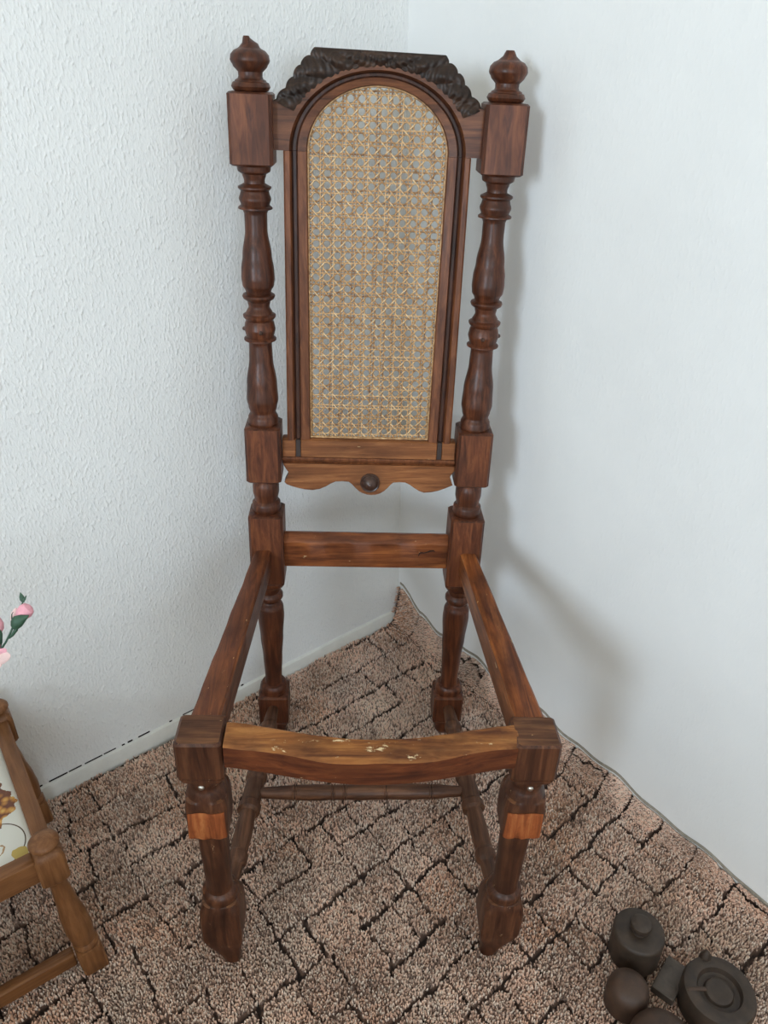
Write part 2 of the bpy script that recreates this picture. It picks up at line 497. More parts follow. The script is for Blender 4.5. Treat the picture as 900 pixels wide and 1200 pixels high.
def groove(a, b):
    """0 on the stones .. 1 in the middle of a groove"""
    aw = a + 0.0035 * n1(a, b, 75) + 0.007 * n1(a, b, 16) + 0.0022 * n1(b, a, 260)
    bw = b + 0.0035 * n1(b, a + 3, 80) + 0.007 * n1(b, a, 14) + 0.0022 * n1(a, b, 240)
    i0 = np.clip(np.round((aw - 0.022) / ROW).astype(int), 0, 62)
    d_row = np.abs(aw - 0.022 - i0 * ROW - row_off[i0])
    cell = np.clip(np.floor((aw - 0.022 - row_off[i0]) / ROW).astype(int) + 1, 0, 62)
    jj = np.clip(np.floor(bw / COL).astype(int), 0, 62)
    s_row = seg_r[i0, jj]
    best_c = np.full(a.shape, 9.0)
    for dj in (-1, 0, 1):
        j0 = np.clip(np.round(bw / COL).astype(int) + dj, 0, 62)
        dc = np.abs(bw - j0 * COL - col_off[cell, j0])
        s = seg_c[cell, j0]
        dc = np.where(s > 0, dc / np.maximum(s, 0.05), 9.0)
        best_c = np.minimum(best_c, dc)
    dr = np.where(s_row > 0, d_row / np.maximum(s_row, 0.05), 9.0)
    wr, wc_ = 0.0031, 0.0023
    return np.clip(np.maximum(1.6 - dr / wr, 1.6 - best_c / wc_), 0, 1)

def carpet_edge_left(b):
    return 0.0095 + 0.002 * np.sin(b * 23) + 0.0015 * np.sin(b * 71)

# base cloth: fine grid in the part the photo shows, coarse beyond
ga = np.concatenate([np.linspace(0.0, 1.75, 340), np.linspace(1.78, CA, 26)])
gb = np.concatenate([np.linspace(0.0015, 0.06, 24), np.linspace(0.065, 1.75, 330), np.linspace(1.78, CB, 24)])
GA, GB = np.meshgrid(ga, gb, indexing='ij')
shift = np.clip(1 - GA / 0.05, 0, 1) * np.where(GB > 0.06, carpet_edge_left(GB), 0.004)
GA2 = GA + shift
GR = groove(GA2, GB)
GZ = lift(GA2, GB) - 0.0075 - 0.0035 * GR
P = K[None, None, :] + A[None, None, :] * GA2[..., None] + B[None, None, :] * GB[..., None]
na, nb_ = GA.shape
verts = np.concatenate([P, GZ[..., None]], -1).reshape(-1, 3)
I = np.arange(na * nb_).reshape(na, nb_)
quads = np.stack([I[:-1, :-1], I[1:, :-1], I[1:, 1:], I[:-1, 1:]], -1).reshape(-1, 4)

def fast_mesh(name, verts, polys, mat, colors=None, attr='tint', parent=None, smooth=False):
    me = bpy.data.meshes.new(name)
    k = polys.shape[1]
    me.vertices.add(len(verts))
    me.vertices.foreach_set('co', np.ascontiguousarray(verts, dtype=np.float32).ravel())
    me.loops.add(polys.size)
    me.loops.foreach_set('vertex_index', np.ascontiguousarray(polys, dtype=np.int32).ravel())
    me.polygons.add(len(polys))
    me.polygons.foreach_set('loop_start', np.arange(0, polys.size, k, dtype=np.int32))
    if smooth:
        me.polygons.foreach_set('use_smooth', np.ones(len(polys), dtype=bool))
    me.update(calc_edges=True)
    me.validate()
    if colors is not None:
        if colors.ndim == 1:
            at = me.attributes.new(attr, 'FLOAT', 'POINT')
            at.data.foreach_set('value', colors.astype(np.float32))
        else:
            at = me.attributes.new(attr, 'FLOAT_COLOR', 'POINT')
            at.data.foreach_set('color', np.concatenate([colors, np.ones((len(colors), 1))], 1).astype(np.float32).ravel())
    me.materials.append(mat)
    o = bpy.data.objects.new(name, me)
    C.objects.link(o)
    if parent:
        o.parent = parent
    return o

def pile_tone(a, b, u):
    """per-tuft colour: mottled dusty browns, pinkish and ochre patches"""
    base = np.array([0.700, 0.460, 0.345]); dark = np.array([0.080, 0.044, 0.032])
    pale = np.array([0.930, 0.790, 0.670]); rust = np.array([0.560, 0.290, 0.165])
    patch = n1(a, b, 22) * 0.5 + n1(b + 2, a, 47) * 0.3 + n1(a + 5, b + 1, 9) * 0.4
    c = np.tile(base, (len(a), 1))
    c += np.clip(patch, 0, 1)[:, None] * 0.75 * (rust - base)
    c += np.clip(-patch, 0, 1)[:, None] * 0.30 * (pale - base)
    c *= (1.06 + 0.22 * n1(a + 1.7, b, 34) + 0.14 * n1(b, a, 83))[:, None]
    k = (u < 0.22)[:, None]
    c = np.where(k, c * 0.35 + dark * 0.65, c)
    k = (u > 0.70)[:, None]
    c = np.where(k, c * 0.35 + pale * 0.65, c)
    return c

gr = GR.reshape(-1)
bc = np.tile(np.array([[0.170, 0.105, 0.080]]), (len(gr), 1))
bc[(GA.reshape(-1) > 1.76) | (GB.reshape(-1) > 1.76)] = (0.42, 0.28, 0.215)
bc = bc * (1 - gr[:, None]) + np.array([[0.018, 0.012, 0.010]]) * gr[:, None]
carpet = fast_mesh('carpet', verts, quads, M_CARPET, bc, smooth=True)
structure(carpet, 'mottled brown shaggy carpet with dark grid grooves, curling up the right wall')

# pile: tufts as tiny leaning four-sided spikes
STEP = 0.0029
ta, tb = np.meshgrid(np.arange(0.004, 1.75, STEP), np.arange(0.002, 1.75, STEP), indexing='ij')
ta = ta.ravel(); tb = tb.ravel()
# the part that climbs the wall is steep: more tufts per metre of floor there
xa = rng.uniform(0.003, 1.42, 26000); xb = rng.uniform(0, 1, 26000) ** 1.6 * 0.026
ta = np.concatenate([ta, xa]); tb = np.concatenate([tb, xb])
ta = ta + rng.uniform(-0.5, 0.5, ta.shape) * STEP
tb = np.clip(tb + rng.uniform(-0.5, 0.5, tb.shape) * STEP, 0.0012, None)
px = K[0] + A[0] * ta + B[0] * tb; py = K[1] + A[1] * ta + B[1] * tb
fwd = py * math.cos(PITCH) + CAM_H * math.sin(PITCH); dn = -py * math.sin(PITCH) + CAM_H * math.cos(PITCH)
inner = (np.abs(px / fwd) * F_PX < 490) & (np.abs(dn / fwd) * F_PX < 640)
outer = (np.abs(px / fwd) * F_PX < 1150) & (fwd > 0.25) & (dn / fwd * F_PX < 1500)
keep = inner | (outer & (rng.uniform(0, 1, ta.shape) < 0.36))
coarse = ~inner
g = groove(ta, tb)
keep &= rng.uniform(0, 1, ta.shape) > g * 1.25
edge_ok = np.where(tb > 0.05, ta > carpet_edge_left(tb) + 0.001, ta > 0.002)
keep &= edge_ok
ta, tb, g, coarse = ta[keep], tb[keep], g[keep], coarse[keep]
u = rng.uniform(0, 1, ta.shape)
tint = pile_tone(ta, tb, u)
z0 = lift(ta, tb)
slope = (lift(ta, tb + 0.001) - z0) / 0.001
nrm = np.stack([-slope * B[0], -slope * B[1], np.ones_like(slope)], -1)
nrm /= np.linalg.norm(nrm, axis=1, keepdims=True)
center = np.stack([K[0] + A[0] * ta + B[0] * tb, K[1] + A[1] * ta + B[1] * tb, z0 - 0.0085], -1)
hgt = rng.uniform(0.0060, 0.0105, ta.shape) * (1 - 0.35 * g)
lean_ang = rng.uniform(0, 2 * np.pi, ta.shape)
lean_amt = rng.uniform(0.0, 0.0030, ta.shape)
rad = rng.uniform(0.0012, 0.0021, ta.shape) * np.where(coarse, 1.65, 1.0)
rot = rng.uniform(0, np.pi, ta.shape)
tip = center + nrm * hgt[:, None] + np.stack([np.cos(lean_ang) * lean_amt, np.sin(lean_ang) * lean_amt, np.zeros_like(lean_amt)], -1)
tip_push = tip[:, 0:2] - K
# keep tips on the room side of both walls
nR = np.array([-A[1], A[0]]); nR = nR if nR @ B > 0 else -nR
nL = np.array([-B[1], B[0]]); nL = nL if nL @ A > 0 else -nL
for nn in (nR, nL):
    dpen = tip_push @ nn
    fix = np.clip(0.0015 - dpen, 0, None)
    tip[:, 0:2] += fix[:, None] * nn
    center[:, 0:2] += fix[:, None] * nn * 0.6
bx = [np.stack([np.cos(rot + k * 2 * np.pi / 3) * rad, np.sin(rot + k * 2 * np.pi / 3) * rad, np.zeros_like(rad)], -1) for k in range(3)]
nT = len(ta)
mid = [center + nrm * (hgt * 0.62)[:, None] + b_ * 0.95 + (tip - center - nrm * hgt[:, None]) * 0.45 for b_ in bx]
vt = np.concatenate([center + bx[0], center + bx[1], center + bx[2], mid[0], mid[1], mid[2], tip], 0)
i0 = np.arange(nT)
tri = []
for k in range(3):
    k2 = (k + 1) % 3
    tri.append(np.stack([i0 + k * nT, i0 + k2 * nT, i0 + (3 + k2) * nT], -1))
    tri.append(np.stack([i0 + k * nT, i0 + (3 + k2) * nT, i0 + (3 + k) * nT], -1))
    tri.append(np.stack([i0 + (3 + k) * nT, i0 + (3 + k2) * nT, i0 + 6 * nT], -1))
tri = np.concatenate(tri, 0)
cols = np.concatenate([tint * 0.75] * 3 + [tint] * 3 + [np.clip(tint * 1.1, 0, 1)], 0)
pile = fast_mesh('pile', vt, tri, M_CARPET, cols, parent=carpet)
pile['kind'] = 'stuff'
print('tufts', nT, 'tris', len(tri))
# pale woven backing that shows as a thin line where the carpet climbs the right wall
mb = MB()
rings = []
for i in range(121):
    a = 0.006 + 1.5 * i / 120
    z = float(lift(np.array(a), np.array(0.0)))
    w = 0.0008 + 0.0006 * math.sin(i * 0.9) ** 2
    rings.append([tuple(ab(a, 0.0004, z - 0.006)), tuple(ab(a, 0.0004 + w, z - 0.006)), tuple(ab(a, 0.0004 + w, z - 0.0008 + 0.0008 * math.sin(i * .7))), tuple(ab(a, 0.0004, z + 0.0002))])
mb.loft(rings)
bk = mb.build('backing', M_BACKING, carpet)
bk['label'] = 'pale woven backing edge of the carpet'

# ------------------------------------------------------------------ the high-backed chair
CHX, CHY, YAW, LEAN = -0.0472, 1.1247, 0.0327, 0.0356
RAKE, RAKE_LOW, Z_SEAT = 0.1204, 0.0128, 0.44
chair = empty('high_back_chair', (CHX, CHY, 0.0), YAW)
tag(chair, 'tall antique dark wood chair frame with cane back and missing seat', 'chair')

def D(x, y, z):
    """the old chair leans a little to its left; feet stay on the carpet"""
    return (x + LEAN * z, y, z - LEAN * x * max(0.0, min(1.0, z / 0.15)))

def back(x, off, z):
    """a point of the raked back: off is depth in front (-) or behind (+) the plane of the back"""
    return D(x, RAKE * (z - Z_SEAT) + off, z)

def post_axis(sg):
    def ax(z):
        if z >= Z_SEAT:
            return sg * (0.1715 + 0.007 * (z - Z_SEAT) / 0.7), RAKE * (z - Z_SEAT)
        return sg * (0.1715 + 0.001 * (Z_SEAT - z) / Z_SEAT), RAKE_LOW * (Z_SEAT - z)
    return ax

SQ = 16.0
def circ(pts, step=0.0022):
    return [(z, r, 2.0) for z, r in smooth_prof(pts, step)]
def block(z0, z1, r, e=0.0025):
    return [(z0, r - e * 1.2, SQ), (z0 + e, r, SQ), ((z0 + z1) / 2, r, SQ), (z1 - e, r, SQ), (z1, r - e * 1.2, SQ)]

lower = ([(0.0, 0.013, 3), (0.004, 0.0175, 3), (0.016, 0.0215, 4), (0.030, 0.0235, 6), (0.040, 0.0262, 10), (0.046, 0.0282, SQ)]
         + block(0.048, 0.113, 0.0288)
         + circ([(0.1135, 0.0250), (0.121, 0.0262), (0.127, 0.0262), (0.133, 0.0225), (0.1345, 0.0170), (0.150, 0.0162), (0.20, 0.0182), (0.2484, 0.0212),
                 (0.2991, 0.0243), (0.316, 0.0235), (0.330, 0.0190), (0.3325, 0.0175), (0.3345, 0.0195), (0.3400, 0.0232), (0.3455, 0.0232), (0.351, 0.0195),
                 (0.3525, 0.0180), (0.358, 0.0200), (0.366, 0.0215)])
         + [(0.3665, 0.022, 2.0), (0.374, 0.0262, 5), (0.382, 0.0285, SQ)] + block(0.384, 0.5165, 0.0292))
upper_low = circ([(0.517, 0.0215), (0.523, 0.0243), (0.532, 0.0236), (0.5365, 0.0195), (0.540, 0.0200), (0.552, 0.0222), (0.562, 0.0222), (0.572, 0.0205), (0.5755, 0.0202)])
mid_block = block(0.5765, 0.6695, 0.0287)
baluster = circ([(0.670, 0.0235), (0.6725, 0.0247), (0.6813, 0.0240), (0.6870, 0.0210), (0.6895, 0.0206), (0.6960, 0.0228), (0.7095, 0.0252), (0.7345, 0.0240),
                 (0.7753, 0.0186), (0.7975, 0.0178), (0.8015, 0.0190), (0.8038, 0.0250), (0.8058, 0.0250), (0.8085, 0.0208), (0.8125, 0.0222), (0.8202, 0.0242), (0.8290, 0.0226),
                 (0.8335, 0.0208), (0.8385, 0.0248), (0.8412, 0.0252), (0.8440, 0.0205), (0.8537, 0.0160), (0.8620, 0.0176), (0.8660, 0.0235), (0.8692, 0.0249), (0.8715, 0.0240),
                 (0.8735, 0.0184), (0.8780, 0.0200), (0.8851, 0.0240), (0.8960, 0.0252), (0.9080, 0.0246), (0.9281, 0.0218), (0.9640, 0.0166), (0.9860, 0.0168),
                 (0.9905, 0.0185), (0.9925, 0.0250), (0.9945, 0.0250), (0.9975, 0.0208), (1.0058, 0.0236), (1.0140, 0.0210), (1.0165, 0.0205), (1.0200, 0.0242), (1.0222, 0.0240),
                 (1.0265, 0.0152), (1.0300, 0.0150), (1.0387, 0.0176), (1.0420, 0.0232), (1.0440, 0.0238), (1.0490, 0.0245)])
top_block = block(1.0505, 1.1425, 0.0306)

for sg, pm in ((-1, M_POST), (1, M_POST2)):
    ax = post_axis(sg)
    mb = MB()
    mb.loft(turned(lower + upper_low + mid_block + baluster + top_block, ax))
    post = mb.build('rear_post', pm, chair, D)
    post.data.materials.append(M_BLOCK)          # the square blocks kept a redder, thinner finish than the turnings
    for p in post.data.polygons:
        if p.area > 2e-5 and max(abs(p.normal.x), abs(p.normal.y)) > 0.90 and (p.center.z > 1.04 or 0.57 < p.center.z < 0.672 or 0.383 < p.center.z < 0.517):
            p.material_index = 1
    # finial: ring, neck, flattened ball; the left one has lost the side of its tip
    fin = circ([(1.1425, 0.0215), (1.1440, 0.0245), (1.1484, 0.0272), (1.1535, 0.0250), (1.1545, 0.0222), (1.1565, 0.0212), (1.1582, 0.0176), (1.1610, 0.0166), (1.1660, 0.0170), (1.1685, 0.0195),
                (1.1720, 0.0232), (1.1800, 0.0273), (1.1865, 0.0262), (1.1915, 0.0215), (1.1930, 0.0180), (1.1945, 0.0150)])
    rings = turned(fin, ax, 36)
    if sg > 0:
        rings += turned(circ([(1.1950, 0.0145), (1.1990, 0.0095), (1.2040, 0.0068), (1.2060, 0.0055)]), ax, 36)
    else:
        for z, r, dx in ((1.1955, 0.0140, 0.000), (1.2000, 0.0108, 0.001), (1.2045, 0.0082, -0.0005), (1.2070, 0.0058, -0.002)):
            x0, y0 = ax(z)
            rings.append([(x, y, z + (0.0015 if x < x0 else -0.0025) * (z > 1.202)) for x, y in ring(r, 2, 36, x0 + dx, y0)])
    MB().loft(rings).build('finial', pm, post, D)
    # little wooden peg heads on the middle bead
    x0, y0 = ax(0.8202)
    for dx, dy in ((sg * 0.0238, 0.0), (0.0 - 0.004 * sg, -0.0236)):
        d = Vector((dx, dy, 0)).normalized()
        c0 = Vector((x0, y0, 0.8195)) + d * 0.021
        pg = MB()
        pg.loft(tube([c0, c0 + d * 0.0045, c0 + d * 0.0062], [0.0034, 0.0032, 0.0015], 10))
        pg.build('peg', M_BUTTON, post, D)

# --- the cane frame: stiles, arch, crest
IN_X, OUT_X, SPRING, BOT = 0.1008, 0.1343, 1.0715, 0.6455
IN_B, OUT_B = 0.0852, 0.1095
FPROF = [(0.0, 0.011), (0.0, -0.0060), (0.04, -0.0085), (0.38, -0.0110), (0.405, -0.0095), (0.42, -0.0045), (0.48, -0.0025), (0.60, -0.0030), (0.670, -0.0060),
         (0.690, -0.0100), (0.74, -0.0122), (0.93, -0.0122), (1.0, -0.0100), (1.0, 0.011)]
def groove_finish(o, k):
    # the old dark finish is still there in the hollow of the moulding
    o.data.materials.append(M_GROOVE)
    polys = o.data.polygons
    for p in polys:
        if p.index < len(polys) - 2 and p.index % k in (4, 5, 6, 7):
            p.material_index = 1
    return o
for sg in (-1, 1):
    rings = []
    for z in np.linspace(BOT, SPRING - 0.0004, 14):
        k = (z - BOT) / (SPRING - BOT)
        xi = 0.0968 + (IN_X - 0.0968) * k
        xo = OUT_X
        rings.append([(sg * (xi + (xo - xi) * t), y, z) for t, y in FPROF])
    groove_finish(MB().loft(rings).build('side_stile', M_FRAME, chair, back), len(FPROF))

def ell(phi, t):
    a = IN_X + (OUT_X - IN_X) * t
    b = IN_B + (OUT_B - IN_B) * t
    return a * math.cos(phi), SPRING + b * math.sin(phi)

rings = []
for i in range(73):
    phi = math.pi * i / 72
    rings.append([(ell(phi, t)[0], y, ell(phi, t)[1]) for t, y in FPROF[:9] + [(0.70, -0.0085), (0.70, 0.011)]])
crest_parent = None
# crest rail board behind and beside the arch (from post to post)
def outline(phi):
    """outer boundary of the crest rail board"""
    c, s = math.cos(phi), math.sin(phi)
    best = 9.0
    if abs(c) > 1e-6:
        best = 0.1480 / abs(c)
    r_ell = 1 / math.sqrt((c / OUT_X) ** 2 + (s / OUT_B) ** 2)
    r_top = 0.0625 / max(s, 1e-6)
    return max(r_ell, min(best, r_top))
rr = []
phis = list(np.linspace(0, math.pi, 97))
for phi in phis:
    c, s = math.cos(phi), math.sin(phi)
    ri = 1 / math.sqrt((c / 0.1238) ** 2 + (s / 0.1018) ** 2)
    ro = outline(phi)
    rm = ri + 0.0022
    rr.append([(ri * c, 0.010, SPRING + ri * s), (ri * c, -0.0075, SPRING + ri * s), (rm * c, -0.0118, SPRING + rm * s), (ro * c, -0.0118, SPRING + ro * s), (ro * c, 0.010, SPRING + ro * s)])
crest = MB().loft(rr).build('crest_rail', M_ARCH, chair, back)
groove_finish(MB().loft(rings).build('arch_moulding', M_ARCH, crest, back), len(rings[0]))

# carved leafwork on top of the arch, cut off flat at the top
POLY = [(0.1485, 1.1330), (0.1440, 1.1380), (0.1300, 1.1510), (0.1120, 1.1760), (0.0895, 1.1965), (-0.0900, 1.1990), (-0.1120, 1.1790), (-0.1300, 1.1530), (-0.1440, 1.1380), (-0.1485, 1.1330)]
def poly_r(phi):
    c, s = math.cos(phi), math.sin(phi)
    best = None
    for (x0, z0), (x1, z1) in zip(POLY[:-1], POLY[1:]):
        dx, dz = x1 - x0, z1 - z0
        den = c * dz - s * dx
        if abs(den) < 1e-9:
            continue
        r = (x0 * dz - (z0 - SPRING) * dx) / den
        px_, pz_ = r * c, r * s + SPRING
        q = ((px_ - x0) * dx + (pz_ - z0) * dz) / (dx * dx + dz * dz)
        if -0.001 <= q <= 1.001 and r > 0:
            best = r if best is None else max(best, r)
    return best
p0 = math.atan2(POLY[0][1] - SPRING, POLY[0][0]) + 0.004
p1 = math.atan2(POLY[-1][1] - SPRING, POLY[-1][0]) - 0.004
nu, nv = 220, 22
front, backv = [], []
for i in range(nu + 1):
    phi = p0 + (p1 - p0) * i / nu
    c, s = math.cos(phi), math.sin(phi)
    ri = 1 / math.sqrt((c / (OUT_X - 0.003)) ** 2 + (s / (OUT_B - 0.003)) ** 2)
    ro = poly_r(phi)
    side = abs(phi - math.pi / 2)
    flat = 1.0 if side < 0.62 else 0.0
    lobe = side * 27.0
    ro2 = ro - (1 - flat) * 0.0036 * (1 - abs(math.sin(lobe * 1.0 + 0.4)) ** 0.6)
    ro2 = max(ro2, ri + 0.003)
    rf, rb = [], []
    for j in range(nv + 1):
        v = j / nv
        r = ri + (ro2 - ri) * v
        # leaf blades sweep outwards from the crown: slanted ridges with fine veins
        w = side * 13.5 - v * 3.4
        ridge = abs(math.sin(w)) ** 0.7
        vein = 0.5 + 0.5 * math.sin(side * 70 + v * 11 + 2 * math.sin(w))
        curl = math.exp(-((v - 0.45) / 0.22) ** 2) * (0.5 + 0.5 * math.cos(side * 26))
        bulge = math.sin(math.pi * min(1.0, v * 0.93 + 0.05)) ** 0.6
        h = 0.0095 + 0.0042 * bulge * (0.30 + 0.70 * ridge) + 0.0022 * vein * bulge + 0.0030 * curl
        rf.append((r * c, -h, SPRING + r * s))
        rb.append((r * c, 0.012, SPRING + r * s))
    front.append(rf); backv.append(rb)
mb = MB()
loops = [front[i] + backv[i][::-1] for i in range(nu + 1)]
mb.loft(loops)
mb.build('carved_leafwork', M_CARVE, crest, back, angle=60)['label'] = 'blackened carved leaf ornament with its top sawn flat'

# bottom rail of the cane frame with two dark plugs, ledge, scalloped apron and its button
mb = MB()
for x0, x1 in ((-0.1430, -0.1210), (-0.1125, 0.1125), (0.1210, 0.1430)):
    mb.box(x0, x1, -0.0115, 0.0105, 0.6165, 0.6462, 0.0012)
mb.box(-0.1425, 0.1425, -0.0070, 0.0100, 0.6170, 0.6455)
brail = mb.build('lower_back_rail', M_APRON, chair, back)
for x in (-0.11675, 0.11675):
    MB().box(x - 0.0041, x + 0.0041, -0.0095, 0.0, 0.6150, 0.6458, 0.0006).build('plug', M_PLUG, brail, back)['label'] = 'dark plug in the end of the stile groove'
mb = MB()
led = [(0.0105, 0.6168), (-0.0125, 0.6168), (-0.0140, 0.6150), (-0.0135, 0.6120), (-0.0095, 0.6085), (-0.0075, 0.6040), (0.0105, 0.6040)]
mb.loft([[(x, y, z) for y, z in led] for x in (-0.1432, 0.1432)])
mb.build('ledge_moulding', M_FRAME, brail, back)
AP = [(48, 165), (58, 184), (70, 200), (69, 212), (60, 228), (51, 245), (60, 255), (84, 264), (110, 271), (145, 278), (180, 280), (212, 274), (240, 262), (262, 248), (285, 238), (315, 236),
      (345, 238), (360, 249), (375, 265), (392, 280), (410, 290), (430, 296), (450, 298), (470, 296), (490, 290), (508, 279), (525, 263), (538, 248), (550, 238), (578, 235), (605, 236), (628, 247), (650, 262), (672, 275), (695, 282),
      (728, 279), (760, 272), (794, 259), (825, 245), (818, 228), (811, 215), (812, 203), (820, 190), (828, 178)]
ap = [(0.0032 + (x - 443) * 0.000366, 0.5512 + (298 - y) * 0.000382) for x, y in AP]
mb = MB()
def contour(d, k=0.0):
    return [(x, d, z + k) for x, z in ap] + [(ap[-1][0], d, 0.6050), (ap[0][0], d, 0.6050)]
mb.loft([contour(0.0085), contour(-0.0092), contour(-0.0105, 0.0012)])
apron = mb.build('scalloped_apron', M_APRON, chair, back)
mb = MB()
bz = 0.5745
prof = [(0.0162, 0.0), (0.0162, 0.0035), (0.0150, 0.0048), (0.0132, 0.0040), (0.0122, 0.0048), (0.0108, 0.0080), (0.0080, 0.0108), (0.0045, 0.0122), (0.0032, 0.0128), (0.0030, 0.0142), (0.0012, 0.0150)]
mb.loft([[(0.0030 + r * math.cos(t), -0.0105 - d, bz + r * math.sin(t)) for t in np.linspace(0, 2 * math.pi, 33)[:-1]] for r, d in prof])
mb.build('round_button', M_BUTTON, apron, back)['label'] = 'dark turned round button in the middle of the apron'

# --- cane: six-way weave of flat strands, clipped to the opening
def inside(x, z):
    if z < 0.6472:
        return False
    if z <= SPRING:
        k = (z - BOT) / (SPRING - BOT)
        return abs(x) < 0.0968 + (IN_X - 0.0968) * k + 0.0015
    return (x / (IN_X + 0.0012)) ** 2 + ((z - SPRING) / (IN_B + 0.0012)) ** 2 < 1
PITCHC = 0.0160
cv, cf, ct = [], [], []
def strand(pts, half, tone):
    """flat ribbon with a slightly crowned face along points (x, off, z)"""
    if len(pts) < 2:
        return
    n0 = len(cv)
    for i, p in enumerate(pts):
        q0 = pts[max(i - 1, 0)]; q1 = pts[min(i + 1, len(pts) - 1)]
        dx, dz = q1[0] - q0[0], q1[2] - q0[2]
        l = math.hypot(dx, dz) or 1
        nx, nz = -dz / l * half, dx / l * half
        for k, yo in ((-1, 0.0), (-0.45, -0.0006), (0.45, -0.0006), (1, 0.0), (0, 0.0004)):
            cv.append(back(p[0] + nx * k, p[1] + yo, p[2] + nz * k))
            ct.append(tone)
    for i in range(len(pts) - 1):
        for k in range(5):
            k2 = (k + 1) % 5
            a_, b_ = n0 + i * 5, n0 + (i + 1) * 5
            cf.append((a_ + k, a_ + k2, b_ + k2, b_ + k))
def clip_line(x0, z0, dx, dz, length, yfun, half, step=0.004, jit=0.0005):
    tone = random.uniform(0.20, 0.60) if dx * dz == 0 else random.uniform(0.35, 0.80)
    jx = random.uniform(-jit, jit)
    run = []
    for i in range(int(length / step) + 1):
        t = i * step
        x, z = x0 + dx * t - dz * jx, z0 + dz * t + dx * jx
        if inside(x, z):
            run.append((x, yfun(x, z), z))
        elif run:
            strand(run, half, tone); run = []
    strand(run, half, tone)
Z0 = 0.6472
NI = 13
for i in range(-7, 8):
    x = i * PITCHC
    for d in (-0.00225, 0.00225):
        clip_line(x + d, 0.640, 0, 1, 0.53, lambda x, z: 0.0003, 0.00115, 0.008)
for j in range(0, 34):
    z = Z0 + 0.004 + j * PITCHC
    for d in (-0.00225, 0.00225):
        clip_line(-0.11, z + d, 1, 0, 0.22, lambda x, z: 0.0000 + 0.0006 * math.cos(2 * math.pi * x / PITCHC), 0.00115, 0.004)
S2 = math.sqrt(0.5)
zb = Z0 + 0.004
for k in range(-50, 60):
    # x - (z - zb) = (k + 1/2) P  and  x + (z - zb) = (k + 1/2) P
    c = (k + 0.5) * PITCHC
    ph = 2 * math.pi / PITCHC
    clip_line(c - 0.02, zb - 0.02, S2, S2, 0.90, lambda x, z: -0.0018 * math.cos(ph * x), 0.00112, 0.0028)
    clip_line(c + 0.02, zb - 0.02, -S2, S2, 0.90, lambda x, z: 0.0018 * math.cos(ph * x), 0.00112, 0.0028)
# binding strand round the edge, and the loops pegged through the frame
bind = [(-0.0962, -0.0035, 0.6480)]
for z in np.linspace(0.66, SPRING, 40):
    k = (z - BOT) / (SPRING - BOT)
    bind.append((-(0.0968 + (IN_X - 0.0968) * k) + 0.0010, -0.0035, z))
for phi in np.linspace(math.pi, 0, 50)[1:]:
    bind.append(((IN_X - 0.0010) * math.cos(phi), -0.0035, SPRING + (IN_B - 0.0010) * math.sin(phi)))
for z in np.linspace(SPRING, 0.648, 42)[1:]:
    k = (z - BOT) / (SPRING - BOT)
    bind.append(((0.0968 + (IN_X - 0.0968) * k) - 0.0010, -0.0035, z))
strand(bind, 0.0015, 0.35)
strand([(-0.096, -0.0040, 0.6492), (0.0, -0.0040, 0.6488), (0.096, -0.0040, 0.6492)], 0.0015, 0.45)
cane = fast_mesh('cane_weave', np.array(cv), np.array(cf), M_CANE, np.array(ct), attr='tone', parent=chair)
cane['kind'] = 'stuff'
cane['label'] = 'golden woven cane panel with round holes'

# --- seat rails
def rough_bar(p0, p1, w0, w1, zt0, zt1, h0, h1, bow=0.0, sag=0.0, n=26, wob=0.0012, seed=0, top_in=0.0, hump=None):
    """bar from p0 to p1 (plan), width w, top height zt and depth h, with worn wavy arrises"""
    r_ = random.Random(seed)
    ph = [r_.uniform(0, 6) for _ in range(8)]
    p0 = Vector((*p0, 0)); p1 = Vector((*p1, 0))
    d = (p1 - p0).normalized()
    nrm_ = Vector((d.y, -d.x, 0))
    loops = []
    for i in range(n + 1):
        t = i / n
        w = w0 + (w1 - w0) * t; h = h0 + (h1 - h0) * t; zt = zt0 + (zt1 - zt0) * t
        arc = 4 * t * (1 - t)
        if hump:
            arc = hump(t)
        c = p0 + (p1 - p0) * t + nrm_ * (bow * arc)
        zt = zt - sag * arc
        e = [wob * (math.sin(t * 19 + ph[k]) + 0.6 * math.sin(t * 47 + ph[k] * 2)) for k in range(4)]
        b = 0.003
        prof = [(-w / 2, -h + b), (-w / 2 + b, -h), (w / 2 - b, -h), (w / 2, -h + b), (w / 2 + e[0] * 0.6, -b + e[1]), (w / 2 - b * 1.4 + e[0], e[1] - 0.0004),
                (0.0, e[3] * 0.5), (-w / 2 + b + e[2] * 1.5, e[2] + top_in), (-w / 2, -b + e[2] + top_in)]
        loops.append([tuple(c + nrm_ * u + Vector((0, 0, zt + v))) for u, v in prof])
    return MB().loft(loops)

